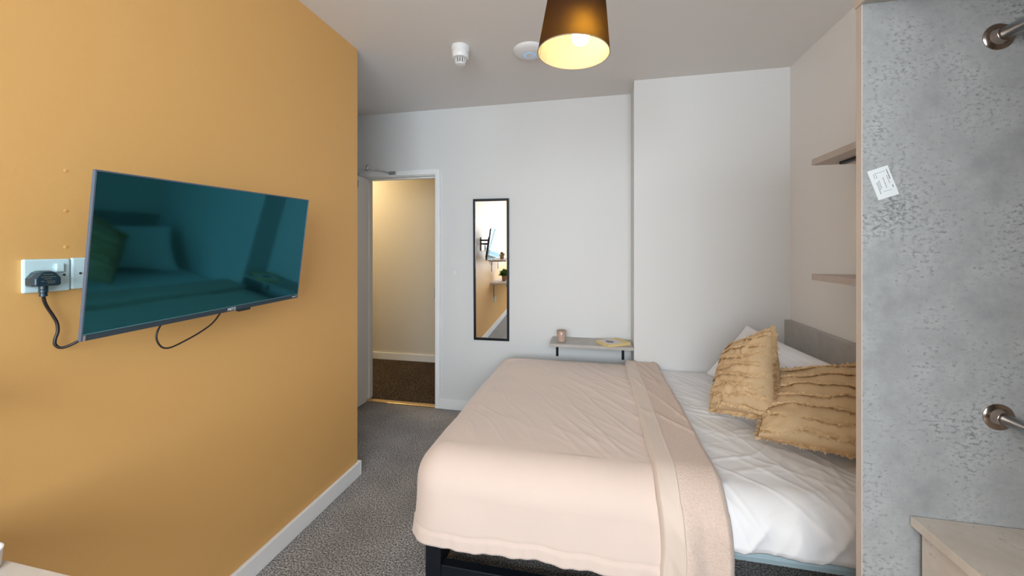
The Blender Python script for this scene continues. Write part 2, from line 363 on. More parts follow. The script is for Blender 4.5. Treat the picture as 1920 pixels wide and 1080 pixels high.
# bracket: moves with the television
def local_box(name, a, b, m, parent):  # world box, stored in the parent's frame
    bm = bmesh.new(); add_box(bm, a, b); bm.transform(tvm.inverted()); return obj(name, bm, m, parent, bevel=.003)
local_box('wall_plate', (XL+.001, .96, 1.26), (XL+.012, 1.12, 1.44), M['black'], tv)
bm = bmesh.new(); add_tube(bm, [(XL+.012, 1.0, 1.35), (XL+.06, 1.06, 1.35), (XL+.11, 1.05, 1.35)], .012); bm.transform(tvm.inverted())
obj('bracket_arm', bm, M['black'], tv, smooth=True)
bm = bmesh.new(); add_tube(bm, [(XL+.012, 1.1, 1.40), (XL+.06, 1.04, 1.40), (XL+.11, 1.05, 1.40)], .012); bm.transform(tvm.inverted())
obj('bracket_arm', bm, M['black'], tv, smooth=True)

# sockets
so = empty('wall_socket', (XL, .722, 1.2835), 'white plug socket on the orange wall holding a black plug', 'socket', rot=(0, 0, 0))
box('face_plate', (0, -.0445, -.0425), (.010, .0445, .0425), M['plastic_cyan'], so, bevel=.004)
bm = bmesh.new(); add_box(bm, (.010, .013, .008), (.0165, .029, .030)); bm.faces.ensure_lookup_table()
obj('rocker_switch', bm, M['plastic_cyan'], so, bevel=.002)
for y in (-.031, .031): lathe('screw', [(.003, 0), (.003, .0015)], (.0098, y, 0), M['steel'], so, n=12, rot=(0, PI/2, 0))
s2 = empty('wall_socket', (XL, .812, 1.2855), 'white blank socket plate half hidden behind the television edge', 'socket')
box('face_plate', (0, -.0435, -.0425), (.010, .0435, .0425), M['plastic_cyan'], s2, bevel=.004)
for y in (-.026, .031): lathe('screw', [(.003, 0), (.003, .0015)], (.0098, y, 0), M['steel'], s2, n=12, rot=(0, PI/2, 0))
# plug with power cable
pc = empty('power_cable', (XL+.011, .706, 1.275), 'black power cable with plug running from socket up behind television', 'cable')
def plug_outline(w, h):
    return [(-w, -h*.62), (-w*.9, -h*.8), (w*.9, -h*.8), (w, -h*.62), (w, .15*h), (w*.62, h*.8), (w*.3, h), (-w*.3, h), (-w*.62, h*.8), (-w, .15*h)]
bm = bmesh.new(); rings = []
for x, s in ((0, 1), (.020, 1), (.030, .93), (.033, .86)):
    rings.append([bm.verts.new((x, y*s, z*s)) for y, z in plug_outline(.026, .022)])
for i in range(3):
    for k in range(10): bm.faces.new((rings[i][k], rings[i][(k+1) % 10], rings[i+1][(k+1) % 10], rings[i+1][k]))
bm.faces.new(rings[0][::-1]); bm.faces.new(rings[-1])
obj('plug', bm, M['tv_frame'], pc, bevel=.002)
bm = bmesh.new()
for k, (y0, y1, z) in enumerate(((-.010, .008, .012), (-.014, .014, .006), (-.008, .006, .001), (-.014, -.008, -.005), (-.004, .012, -.005), (-.002, .012, -.009))): add_box(bm, (.0329, y0, z), (.0334, y1, z+.0012))
obj('plug_print', bm, M['leaf_grey'], pc)
lathe('cable_grip', [(.0085, 0), (.0085, .008), (.007, .009), (.0085, .010), (.0085, .016), (.0065, .017), (.0075, .018), (.0075, .026)], (.014, 0, -.017), M['tv_frame'], pc, n=16, rot=(PI, 0, 0))
pts = catmull([(.014, 0, -.040), (.010, .004, -.056), (.006, .012, -.074), (.006, .022, -.096), (.007, .029, -.116), (.008, .030, -.138), (.008, .025, -.158), (.009, .025, -.172), (.014, .033, -.181), (.024, .048, -.176), (.045, .070, -.155), (.075, .11, -.115), (.10, .15, -.06)])
tube('flex', pts, .0036, M['cable'], pc)
ac = tag(tube('aerial_cable', catmull([(-1.255, .97, 1.22), (-1.265, .94, 1.165), (-1.275, .915, 1.125), (-1.275, .903, 1.100), (-1.275, .904, 1.078), (-1.275, .917, 1.056), (-1.275, .940, 1.049), (-1.275, .981, 1.059), (-1.275, 1.032, 1.077), (-1.275, 1.075, 1.100), (-1.27, 1.102, 1.135), (-1.26, 1.125, 1.18), (-1.255, 1.14, 1.23)]), .0026, M['cable']), 'thin black cable looping down below the middle of the television', 'cable')

# ------------------------------------------------------------------ wall mirror
mi = empty('wall_mirror', (-.834, YF-.004, 1.184), 'tall narrow wall mirror in thin black frame beside the doorway', 'mirror', rot=(math.radians(1.1), 0, math.radians(1.65)))
mw, mh = .150, .584
bm = bmesh.new()
for a, b in (((-mw, -.020, mh-.020), (mw, .0, mh)), ((-mw, -.020, -mh), (mw, .0, -mh+.020)), ((-mw, -.020, -mh+.02), (-mw+.018, .0, mh-.02)), ((mw-.018, -.020, -mh+.02), (mw, .0, mh-.02))): add_box(bm, a, b)
obj('mirror_frame', bm, M['dark_metal'], mi, bevel=.001)
box('mirror_glass', (-mw+.017, -.012, -mh+.019), (mw-.017, -.002, mh-.019), M['mirror'], mi)
# light switch
ls = empty('light_switch', (-1.154, YF, 1.158), 'small white light switch plate between door frame and tall mirror', 'light switch')
box('face_plate', (-.043, -.005, -.043), (.043, 0, .043), M['white_wall'], ls, bevel=.002)
box('rocker_switch', (-.008, -.008, -.013), (.008, -.005, .013), M['white_plastic'], ls, bevel=.002)
for x in (-.030, .030): lathe('screw', [(.003, 0), (.003, .001)], (x, -.0048, 0), M['steel'], ls, n=10, rot=(PI/2, 0, 0))

# ------------------------------------------------------------------ little shelf beyond the bed
sh = empty('wall_shelf', (-.03, YF, .636), 'small grey shelf on two black brackets beyond the bed', 'shelf')
box('shelf_board', (-.297, -.252, 0), (.300, 0, .022), M['concrete_warm'], sh, bevel=.001)
for x in (-.262, .243):
    bm = bmesh.new(); add_box(bm, (x-.010, -.004, -.135), (x+.010, 0, -.001)); add_box(bm, (x-.010, -.19, -.005), (x+.010, -.004, -.001)); obj('bracket', bm, M['dark_metal'], sh)
cd = empty('candle', (-.245, 2.925, .6585), 'candle in a ribbed rose glass at left end of small shelf', 'candle')
bm = bmesh.new(); n = 40; rings = []
for r, z in ((.026, 0), (.029, .003), (.030, .010), (.0325, .045), (.035, .082), (.0335, .083), (.031, .045), (.0285, .012)):
    rings.append([bm.verts.new(((r+.0008*math.cos(20*2*PI*k/n*1.0))*math.cos(2*PI*k/n), (r+.0008*math.cos(20*2*PI*k/n))*math.sin(2*PI*k/n), z)) for k in range(n)])
for i in range(len(rings)-1):
    for k in range(n): bm.faces.new((rings[i][k], rings[i][(k+1) % n], rings[i+1][(k+1) % n], rings[i+1][k]))
bm.faces.new(rings[0][::-1])
obj('glass_cup', bm, M['rose_glass'], cd, smooth=True)
lathe('wax', [(.027, .013), (.0285, .050), (.026, .052)], (0, 0, 0), M['wax'], cd)
tube('wick', [(0, 0, .051), (.001, 0, .062)], .0012, M['black'], cd, 6)
bk = empty('book', (.132, 2.930, .6582), 'yellow and lilac paperback book lying at right end of small shelf', 'book', rot=(0, 0, math.radians(33)))
bw, bd = .098, .080
box('cover', (-bw, -bd, 0), (bw, bd, .0035), M['yellow'], bk)
box('pages', (-bw+.003, -bd+.003, .0035), (bw-.003, bd-.004, .0155), M['pages'], bk)
tcv = box('cover', (-bw, -bd, .0155), (bw, bd, .019), M['yellow'], bk)
box('cover_panel', (-bw+.012, -bd+.008, .019), (bw-.06, bd-.012, .0195), M['lilac'], tcv)
bm = bmesh.new(); vs = [bm.verts.new((x, y, z)) for z in (.0195, .0200) for x, y in ((-.066, -.03), (-.02, -.045), (-.002, .0), (-.03, .035), (-.055, .02))]
bm.faces.new(vs[5:]); bm.faces.new(vs[:5][::-1])
for k in range(5): bm.faces.new((vs[k], vs[(k+1) % 5], vs[5+(k+1) % 5], vs[5+k]))
obj('cover_picture', bm, M['picture'], tcv)
box('cover_lettering', (bw-.05, -bd+.03, .019), (bw-.03, bd-.04, .0195), M['pages'], tcv)

# ------------------------------------------------------------------ bed
bed = empty('bed_frame', (.28, 2.12, 0), 'black metal bed frame with low side rail under the blanket', 'bed')
def bbox(name, a, b, m, bev=.003):
    o = box(name, tuple(p-q for p, q in zip(a, (.28, 2.12, 0))), tuple(p-q for p, q in zip(b, (.28, 2.12, 0))), m, bed, bevel=bev); return o
for x0 in (-.668, 1.13):
    for y0 in (1.45, 2.75): bbox('leg', (x0, y0, 0), (x0+.066, y0+.045, .265 if x0 < 0 else .255), M['dark_metal'])
bbox('side_rail', (-.602, 1.452, .038), (1.13, 1.492, .088), M['dark_metal'])
bbox('side_rail', (-.602, 2.755, .038), (1.13, 2.79, .088), M['dark_metal'])
bbox('foot_rail', (-.655, 1.495, .038), (-.615, 2.75, .088), M['dark_metal'])
bbox('upper_rail', (-.602, 1.56, .225), (1.2, 1.60, .262), M['dark_metal']); bbox('upper_rail', (-.602, 2.70, .225), (1.2, 2.74, .262), M['dark_metal'])
for k in range(10): bbox('slat', (-.56+k*.185, 1.50, .255), (-.49+k*.185, 2.78, .270), M['edge'])
mt = empty('mattress', (.28, 2.13, .27), 'pale blue mattress showing as thin strip below the white duvet', 'mattress')
box('mattress_body', (-.925, -.67, 0), (.925, .68, .225), M['mattress'], mt, bevel=.03)
bm = bmesh.new(); vs = [bm.verts.new(p) for p in ((.575, -.676, .045), (.605, -.680, .045), (.606, -.682, -.012), (.575, -.671, .045), (.605, -.671, .045), (.606, -.676, -.012))]
bm.faces.new(vs[:3]); bm.faces.new(vs[3:][::-1])
for k in range(3): bm.faces.new((vs[k], vs[3+k], vs[3+(k+1) % 3], vs[(k+1) % 3]))
obj('care_tag', bm, M['print_white'], mt)
tag(box('headboard', (1.215, 1.35, .42), (1.249, 2.849, .893), M['concrete_warm'], bevel=.002), 'low grey concrete-look headboard panel on wall behind the pillows', 'headboard')

# drape profile across the bed: v = arc length from the far wall; returns point and outward normal
def profile(v, ztop, yfar, ynear, r, flare=.0):
    L1 = yfar-(ynear+r)
    if v <= L1: return Vector((0, yfar-v, ztop)), Vector((0, 0, 1))
    v -= L1; q = r*PI/2
    if v <= q:
        a = v/r; return Vector((0, ynear+r-r*math.sin(a), ztop-r+r*math.cos(a))), Vector((0, -math.sin(a), math.cos(a)))
    v -= q; return Vector((0, ynear-flare*v, ztop-r-v)), Vector((0, -1, 0))

def crease(x, y, ang, width, amp, freq, seed):
    """long soft folds running in direction ang"""
    c, s = math.cos(ang), math.sin(ang); a = x*c+y*s; b = -x*s+y*c
    b += .035*nz(a*3.5, b*3.5, seed)
    f = noise.noise(Vector((a*1.2, b*freq, seed*3.1)))
    return amp*(1-min(1, abs(f)/width))**2
def duvet_h(x, y, v):
    h = .007*nz(x*4, y*4, 2)+.003*nz(x*9, y*9, 5)
    cxx, cyy = .60, 2.05
    # folds radiate from beneath the cushions
    ang = math.atan2(y-cyy, x-cxx-.35); d = math.hypot(y-cyy, x-cxx-.35)
    f = noise.noise(Vector((ang*4.5+nz(x*4, y*4, 8)*.6, d*1.3, 7.7)))
    h += .011*(1-min(1, abs(f)/.22))**2*sstep(.15, .4, d)
    h += crease(x, y, -.75, .22, .007, 9, 3)+crease(x, y, -1.15, .16, .006, 13, 9)+crease(x, y, .4, .16, .003, 15, 14)
    return h
rows = []
NX, NV = 300, 260
for i in range(NX+1):
    x = -.60+1.80*i/NX; row = []
    hem = .345-.012*sstep(.5, 1.1, x)+.006*nz(x*6, 0, 1)
    ztop, yfar, yn, r = .512, 2.838, 1.414, .115
    tot = (yfar-yn-r)+r*PI/2+(ztop-r-hem)
    for j in range(NV+1):
        v = tot*j/NV; p, nrm = profile(v, ztop, yfar, yn, r, .04)
        over = sstep(.30, .42, x)            # flat where the blanket lies over it
        side = sstep(1.6, 1.4, p.y)
        sd = sstep(.0, 1, 1-nrm.z); h = duvet_h(x, yfar-v, v)*over*(.40+.05*sd)
        h += over*sd*(.012*nz(x*7+p.z*3, p.z*4, 4)+.006*math.sin(x*26+p.z*9+3*nz(x*3, 0, 6))*sstep(.47, .36, p.z)+crease(x*.9, p.z*2, 1.2, .2, .007, 6, 61))
        h *= sstep(0, .05, v)*.85+.15
        if yfar-p.y < .01: h = min(h, .003)
        hemr = 0 if tot-v > .02 else -(.012)*(1-(tot-v)/.02)
        row.append((x, p.y+nrm.y*h+(-hemr if nrm.y < -.5 else 0)*1, p.z+nrm.z*h-.018*(1-over)*nrm.z))
    rows.append(row)
dv = empty('duvet', (0, 0, 0), 'creased white duvet covering the bed from blanket fold to pillows', 'duvet')
grid_mesh('duvet_cover', rows, M['linen'], dv, solid=.008)
bpy.data.objects['duvet_cover'].modifiers['solid'].offset = -1

# blanket: top sheet + skirt around foot and near side
bl = empty('blanket', (0, 0, 0), 'blush pink velvet blanket over foot of bed with fleece folded back', 'blanket')
def blanket_h(x, y):
    h = .006*nz(x*3, y*3, 21)+.003*nz(x*8, y*8, 22)
    near = sstep(-.45, .15, x)
    h += near*.48*(crease(x, y, -1.0, .24, .010, 9, 31)+crease(x, y, -.8, .16, .007, 13, 33)+crease(x, y, -.35, .2, .009, 8, 36)*sstep(1.9, 1.5, y))
    h += (1-near)*crease(x, y, -.9, .12, .002, 10, 40)
    h *= sstep(1.53, 1.68, y)*.8+.2
    h -= .03*math.exp(-((x+.70)**2)/.02)*sstep(2.3, 2.8, y)     # foot corner sags at the wall
    return h
BX0, BX1, BYF, BYN, BR_, BZ = -.735, .30, 2.842, 1.403, .145, .537
NXb, NYb = 120, 150
x_in, y_in = BX0+BR_, BYN+BR_
top = {}
V = []; F = []
def addv(p): V.append(tuple(p)); return len(V)-1
for i in range(NXb+1):
    for j in range(NYb+1):
        x = x_in+(BX1-x_in)*i/NXb; y = BYF+(y_in-BYF)*j/NYb
        top[i, j] = addv((x, y, BZ+blanket_h(x, y)*(sstep(0, .04, BYF-y)*.9+.1)))
for i in range(NXb):
    for j in range(NYb): F.append((top[i+1, j], top[i+1, j+1], top[i, j+1], top[i, j]))
# boundary path: from foot/far corner to near corner (outward -x), fan, then along the near side (outward -y)
path = [(top[0, j], Vector((x_in, BYF+(y_in-BYF)*j/NYb, 0)), Vector((-1, 0, 0)), 0) for j in range(NYb+1)]
for k in range(1, 14):
    a = k/14*PI/2; path.append((top[0, NYb], Vector((x_in, y_in, 0)), Vector((-math.cos(a), -math.sin(a), 0)), 0))
path += [(top[i, NYb], Vector((x_in+(BX1-x_in)*i/NXb, y_in, 0)), Vector((0, -1, 0)), 0) for i in range(NXb+1)]
prev = None; NR = 60; s = 0
for q, (ti, base, nrm, _) in enumerate(path):
    if q: s += max((base-path[q-1][1]).length, (nrm-path[q-1][2]).length*BR_)
    h0 = V[ti][2]; ring = [ti]
    hemz = .210+.005*nz(s*5, 3, 3)+.0025*math.sin(s*37)+.006*sstep(1.4, 2.3, s)
    drop = h0-hemz; qr = BR_*PI/2; tot = qr+(drop-BR_)
    for k in range(1, NR+1):
        v = tot*k/NR
        if v < qr: a = v/BR_; out = BR_*math.sin(a); z = h0-BR_+BR_*math.cos(a)
        else: out = BR_; z = h0-BR_-(v-qr)
        d = max(0, (v-qr)/(tot-qr)) if v > qr else 0
        fold = d*(.006*math.sin(s*9+.8)+.003*math.sin(s*31+1.7))+.006*nz(s*5, z*5, 9)*min(1, v/qr)
        out += fold+.012*d
        e = tot-v                                             # stitched hem groove 45 mm above the edge
        out -= .0035*math.exp(-((e-.048)/.005)**2)
        if e < .045: out += .004+.0022*math.sin(s*95+4*nz(s*8, 0, 2))
        z += .004*nz(s*7, z*5, 11)
        ring.append(addv((base.x+nrm.x*out, base.y+nrm.y*out, z)))
    if prev:
        for k in range(NR):
            a, b, c, d2 = prev[k], ring[k], ring[k+1], prev[k+1]
            F.append((a, b, c, d2) if a != b else (a, c, d2))
    prev = ring
me = bpy.data.meshes.new('velvet_cover'); me.from_pydata(V, [], [f[::-1] for f in F]); me.update()
for p in me.polygons: p.use_smooth = True
o = link('velvet_cover', me, M['blanket'], bl)
sm = o.modifiers.new('solid', 'SOLIDIFY'); sm.thickness = .006; sm.offset = -1
# folded-back flap: fleece with a velvet hem band
def strip(name, x0, x1, m, offf, seed, nx, hz, meander=.0):
    rows = []
    for i in range(nx+1):
        t = i/nx; row = []
        for j in range(171):
            yfar, yn, r, ztop = 2.842, 1.400, .140, BZ
            hem = hz+.010*nz(t*3, 1, seed)
            tot = (yfar-yn-r)+r*PI/2+(ztop-r-hem); v = tot*j/170
            p, nrm = profile(v, ztop, yfar, yn, r, .03)
            down = 0 if nrm.z > .5 else min(1, (ztop-p.z)/.3)
            mx = meander*(nz(v*1.6, 0, seed)*.6+.35*nz(v*5, 1, seed))+down*.012*math.sin(v*9)
            x = x0+(x1-x0)*t+mx
            h = offf(t)+.004*nz(x*8, v*4, seed)
            h += crease(x, v, 1.25, .15, .006, 10, seed+1)*sstep(0, .2, t)*sstep(1, .85, t)
            if down: h += down*(.016*math.sin(x*46+seed+2*nz(0, v*2, 3))+.014*nz(x*12, v*3, seed))
            h += .004*nz(x*5, v*2, seed+5)
            row.append((x, p.y+nrm.y*h, p.z+nrm.z*h))
        rows.append(row)
    o = grid_mesh(name, rows, m, bl, solid=.006); return o
strip('fleece_fold', .262, .440, M['fleece'], lambda t: .016+.010*math.sin(min(1, t*6)*PI/2) if t < .86 else .026*math.sqrt(max(0, 1-((t-.86)/.14)**2))-.012*((t-.86)/.14), 51, 60, .175, .022)
strip('hem_band', .208, .288, M['band'], lambda t: (.034*math.sqrt(max(0, 1-(1-min(1, t*5))**2))-.004 if t < .2 else (.030 if t < .85 else .030+.004*math.sin((t-.85)/.15*PI)-.012*((t-.85)/.15)**2)), 51, 40, .170, .022)

# ------------------------------------------------------------------ pillows and cushions from four corners
def pillow_mesh(name, c, T, m, parent, n=48, bulge=.06, seed=1, wr=.004, p=2.4, q=.55):
    TLc, TRc, BRc, BLc = [Vector(a) for a in c]
    def mid(u, v):
        a, b = (u+1)/2, (v+1)/2
        # sides bow inwards a little, corners stay out
        uu = u*(1-bulge*(1-v*v)); vv = v*(1-bulge*(1-u*u)); a, b = (uu+1)/2, (vv+1)/2
        return BLc*(1-a)*(1-b)+BRc*a*(1-b)+TRc*a*b+TLc*(1-a)*b
    nrm = ((TRc-BLc).cross(TLc-BRc)).normalized()
    V = []; F = []; idx = {}
    for sgn in (1, -1):
        for i in range(n+1):
            for j in range(n+1):
                u = math.sin((2*i/n-1)*PI/2); v = math.sin((2*j/n-1)*PI/2)
                edge = i in (0, n) or j in (0, n)
                if edge and sgn < 0: idx[sgn, i, j] = idx[1, i, j]; continue
                th = T/2*((1-abs(u)**p)*(1-abs(v)**p))**q
                rad = math.hypot(u, v)
                wz = wr*nz(u*3, v*3, seed*3+sgn)+wr*.8*nz(u*7, v*7, seed+sgn)
                wz += wr*1.6*abs(noise.noise(Vector((math.atan2(v, u)*3, rad*.6, seed))))*sstep(.4, .95, rad)
                pt = mid(u, v)+nrm*sgn*(th+(0 if edge else wz*min(1, th/(T*.12))))
                idx[sgn, i, j] = len(V); V.append(tuple(pt))
        for i in range(n):
            for j in range(n):
                f = (idx[sgn, i, j], idx[sgn, i+1, j], idx[sgn, i+1, j+1], idx[sgn, i, j+1]); F.append(f if sgn > 0 else f[::-1])
    me = bpy.data.meshes.new(name); me.from_pydata(V, [], F); me.update()
    for pl in me.polygons: pl.use_smooth = True
    def surf(u, v, sgn=1):
        th = T/2*(max(0, (1-abs(u)**p))*max(0, (1-abs(v)**p)))**q
        return mid(u, v)+nrm*sgn*th
    return link(name, me, m, parent), surf, nrm
pw = empty('pillow', (0, 0, 0), 'white pillow leaning on the grey headboard behind both mustard cushions', 'pillow')
_, psurf, pn = pillow_mesh('pillowcase', ((.95, 2.73, .862), (1.135, 2.02, .79), (.93, 1.97, .565), (.70, 2.66, .565)), .16, M['pillow'], pw, seed=3, wr=.006)
rim = []
for k in range(161):
    a = k/40; u, v = ((-1+2*(a % 1)), 1) if a < 1 else (1, 1-2*(a % 1)) if a < 2 else (1-2*(a % 1), -1) if a < 3 else (-1, -1+2*(a % 1)) if a < 4 else (-1, 1)
    rim.append(psurf(u, v))
tube('piping', rim, .004, M['pillow'], pw, 6)

def tufts(bm, surf, nrm, path, count, size, seed, lean):
    rnd = random.Random(seed)
    for k in range(count):
        u, v = path(k/(count-1)+rnd.uniform(-.4, .4)/count, rnd)
        p = surf(u, v); p2 = surf(min(1, u+.02), v); p3 = surf(u, max(-1, v-.03))
        du = (p2-p); du = du.normalized() if du.length > 1e-6 else Vector((1, 0, 0))
        dn = (p3-p); dn = dn.normalized() if dn.length > 1e-6 else Vector((0, 0, -1))
        out = lean(u, v, du, dn, nrm)
        L = size*rnd.uniform(.7, 1.35); wd = .0052*rnd.uniform(.6, 1.4)
        d = (out+du*rnd.uniform(-.7, .7)+dn*rnd.uniform(-.2, .4)).normalized(); side = (du+nrm*rnd.uniform(-.5, .5)).normalized()*wd
        curl = (nrm*rnd.uniform(-.2, .5)+du*rnd.uniform(-.5, .5))*L*.4
        a = p-nrm*.002
        pts = [(a-side, a+side), (a+d*L*.55-side*1.1+curl*.3, a+d*L*.55+side*1.1+curl*.3), (a+d*L-side*.25+curl, a+d*L+side*.25+curl)]
        vs = [[bm.verts.new(x) for x in pr] for pr in pts]
        for q in range(2): bm.faces.new((vs[q][0], vs[q][1], vs[q+1][1], vs[q+1][0]))
def cushion(corners, T, label, seed, nrows, flipn):
    cu = empty('cushion', (0, 0, 0), label, 'cushion', 'ruffled mustard cushions')
    o, surf, nrm = pillow_mesh('cushion_cover', corners, T, M['cushion'], cu, seed=seed, wr=.007, bulge=.03, p=2.8, q=.45)
    sg = 1 if nrm.dot(Vector((0, 0, 1.35))-Vector(corners[3])) > 0 else -1
    nr = nrm*sg; sf = lambda u, v: surf(u, v, sg)
    bm = bmesh.new()
    for r in range(nrows):
        v0 = 1-(r+.55)*2/nrows
        ph = random.Random(seed*10+r).uniform(0, 6)
        def path(t, rnd, v0=v0, ph=ph):
            u = -.985+1.97*max(0, min(1, t)); return u, max(-.99, min(.99, v0+.035*math.sin(u*4+ph)+.02*math.sin(u*9+ph*2)+rnd.uniform(-.022, .022)))
        tufts(bm, sf, nr, path, 200, .0135, seed*100+r, lambda u, v, du, dn, n_: n_*.6+dn*.8)
        tufts(bm, sf, nr, path, 130, .010, seed*100+r+50, lambda u, v, du, dn, n_: n_*.8-dn*.5)
    f1 = obj('ruffle_rows', bm, M['fringe'], cu); f1['kind'] = 'stuff'
    bm = bmesh.new()
    rim = [(lambda t, rnd: (-1+2*max(0, min(1, t)), 1), lambda u, v, du, dn, n_: -dn+n_*.1), (lambda t, rnd: (1, 1-2*max(0, min(1, t))), lambda u, v, du, dn, n_: du*1.0+n_*.1),
           (lambda t, rnd: (1-2*max(0, min(1, t)), -1), lambda u, v, du, dn, n_: dn+n_*.1), (lambda t, rnd: (-1, -1+2*max(0, min(1, t))), lambda u, v, du, dn, n_: -du+n_*.1)]
    ctr = sum((Vector(c) for c in corners), Vector())/4
    for k, (pth, ln) in enumerate(rim):
        def lean(u, v, du, dn, n_): 
            return (sf(u, v)-ctr).normalized()*.9+n_*.35
        tufts(bm, sf, nr, pth, 210, .021, seed*77+k, lean)
    f2 = obj('edge_fringe', bm, M['fringe'], cu); f2['kind'] = 'stuff'
cushion(((.700, 2.225, .835), (.822, 2.030, .970), (.765, 1.870, .618), (.574, 2.110, .548)), .19, 'mustard ruffled cushion standing upright on the bed, left of its twin', 4, 8, 1)
cushion(((.845, 2.105, .750), (1.215, 1.960, .855), (1.09, 1.640, .575), (.676, 1.815, .563)), .15, 'mustard ruffled cushion lying back beside the wardrobe panel, right of its twin', 9, 7, 1)

# ------------------------------------------------------------------ wall shelves on the right wall
for z, lab in ((1.766, 'upper beige shelf on the right wall above the bed head'), (1.200, 'lower beige shelf on the right wall above the bed head')):
    t = empty('wall_shelf', (XR, 2.18, z), lab, 'shelf', 'beige shelves over the headboard')
    box('shelf_board', (-.200, -1.05, 0), (0, 0, .030), M['edge'], t, bevel=.001)
    box('support_bar', (-.115, -.95, -.012), (-.088, -.06, -.0005), M['dark_metal'], t, bevel=.003)
    for y in (-.85, -.15): box('bracket', (-.09, y-.012, -.004) if y < -.5 else (-.088, -.172, -.012), (0, y+.012, -.0006) if y < -.5 else (-.0, -.148, -.0006), M['dark_metal'], t)

# ------------------------------------------------------------------ wardrobe
wx, wy, wt = .6365, 1.10, .0195
wd = empty('wardrobe', (wx, wy, 0), 'tall open wardrobe with concrete-look side panel at right', 'wardrobe')
D = XR-wx-.002
def wbox(name, a, b, m, bev=.0): return box(name, a, b, m, wd, bevel=bev)
wbox('side_panel', (.002, 0, 0), (D, wt, 1.948), M['concrete'])
wbox('edge_strip', (0, -.0002, 0), (.002, wt+.0002, 1.948), M['edge'])
wbox('side_panel', (.002, -1.05, 0), (D, -1.05+wt, 1.948), M['concrete'])
wbox('edge_strip', (0, -1.0502, 0), (.002, -1.05+wt, 1.948), M['edge'])
tb = wbox('top_board', (.002, -1.05, 1.9482), (D, wt, 1.970), M['concrete_warm'])
box('edge_strip', (-.004, -1.05, 1.9482), (.0018, wt, 1.970), M['edge'], tb)
wbox('back_panel', (D-.006, -1.05+wt, .1), (D, 0, 1.948), M['concrete'])
def rail(x, z, dz):
    r_ = tube('hanging_rail', [(x, -.0, z), (x, -1.05+wt, z)], .0138, M['steel'], wd, 20)
    for y, rx in ((0, PI/2), (-1.05+wt, -PI/2)):
        lathe('rail_flange', [(.0300, 0), (.0300, .002), (.026, .0045), (.0205, .006), (.0180, .012), (.0180, .020), (.0155, .0215)], (x, y, z), M['copper'] if y == 0 else M['steel'], r_, n=32, rot=(rx, 0, 0))
rail(.269, 1.838, 0); rail(.269, .966, 0)
lb = empty('paper_label', (.681, 1.0998, 1.5115), 'small white printed label stuck tilted on the wardrobe side panel', 'label', rot=(0, math.radians(-18.7), 0))
hw, hh = .0222, .037
box('label_sheet', (-hw, -.0004, -hh), (hw, 0, hh), M['label'], lb)
bm = bmesh.new(); rl = random.Random(3)
def vb(x, z0, z1, w_=.0009):
    z = z1
    while z > z0+.0015:
        l = rl.uniform(.0015, .004); add_box(bm, (x-w_/2, -.0006, max(z0, z-l)), (x+w_/2, -.0004, z)); z -= l+rl.uniform(.0006, .0012)
vb(.0165, .004, .029, .0018); vb(.0165, -.017, -.011, .0018); vb(.0125, -.006, .015, .001)
vb(.0035, -.014, .012, .0011); vb(-.0065, -.012, .008, .001); vb(-.0095, -.016, .006, .001); vb(-.0125, -.026, .004, .0012); vb(-.0085, .014, .028, .001); vb(-.0125, .014, .026, .001)
for z in (.026, -.021):
    x = -.006
    while x < .011:
        l = rl.uniform(.001, .003); add_box(bm, (x, -.0006, z-.0004), (x+l, -.0004, z+.0004)); x += l+.0006
obj('label_print', bm, M['print_grey'], lb)

# chest of drawers inside the wardrobe
ch = empty('chest_of_drawers', (.735, .60, 0), 'pale beige chest of drawers in front of the wardrobe panel', 'chest')
CW = XR-.735-.012
box('top_board', (0, -.36, .694), (CW, .498, .716), M['pale_board'], ch, bevel=.001)
box('carcass', (.036, -.345, .04), (CW-.004, .488, .6935), M['pale_board'], ch)
for k in range(3):
    d = box('drawer_front', (.016, -.345, .05+.215*k), (.0355, .488, .258+.215*k), M['pale_board'], ch, bevel=.001)
    tube('drawer_handle', [(.016, .02, .20+.215*k), (.0, .02, .20+.215*k), (.0, .12, .20+.215*k), (.016, .12, .20+.215*k)], .004, M['steel'], d, 8)
box('plinth', (.04, -.34, 0), (CW-.01, .48, .04), M['concrete_warm'], ch)

# ------------------------------------------------------------------ pendant lamp, detector, access point
LX, LY = -.060, 1.368
pl = empty('pendant_lamp', (LX, LY, H), 'brown tapered pendant lampshade with lit bulb under the ceiling', 'lamp')
ZB = 2.038-H; SH = .235; tilt = Euler((0, math.radians(3.2), 0)).to_matrix().to_4x4()
piv = Matrix.Translation((0, 0, ZB+SH)) @ tilt @ Matrix.Translation((0, 0, -ZB-SH))
def frus(name, r0, r1, z0, z1, m, parent, th=0):
    bm = bmesh.new(); n = 72; a = []; 
    for z, r in ((z0, r0), (z1, r1)): a.append([bm.verts.new(piv @ Vector((r*math.cos(2*PI*k/n), r*math.sin(2*PI*k/n), z))) for k in range(n)])
    for k in range(n): bm.faces.new((a[0][k], a[0][(k+1) % n], a[1][(k+1) % n], a[1][k]))
    return obj(name, bm, m, parent, smooth=True)
shd = frus('lamp_shade', .1250, .0935, ZB, ZB+SH, M['shade_out'], pl)
frus('shade_lining', .1235, .092, ZB, ZB+SH, M['shade_in'], shd)
bm = bmesh.new(); pts = [piv @ Vector((.1243*math.cos(2*PI*k/72), .1243*math.sin(2*PI*k/72), ZB)) for k in range(73)]; add_tube(bm, pts, .0016, 6)
obj('rim', bm, M['stone_pot'], shd, smooth=True)
bm = bmesh.new(); pts = [piv @ Vector((.0928*math.cos(2*PI*k/72), .0928*math.sin(2*PI*k/72), ZB+SH)) for k in range(73)]; add_tube(bm, pts, .0016, 6)
obj('rim', bm, M['stone_pot'], shd, smooth=True)
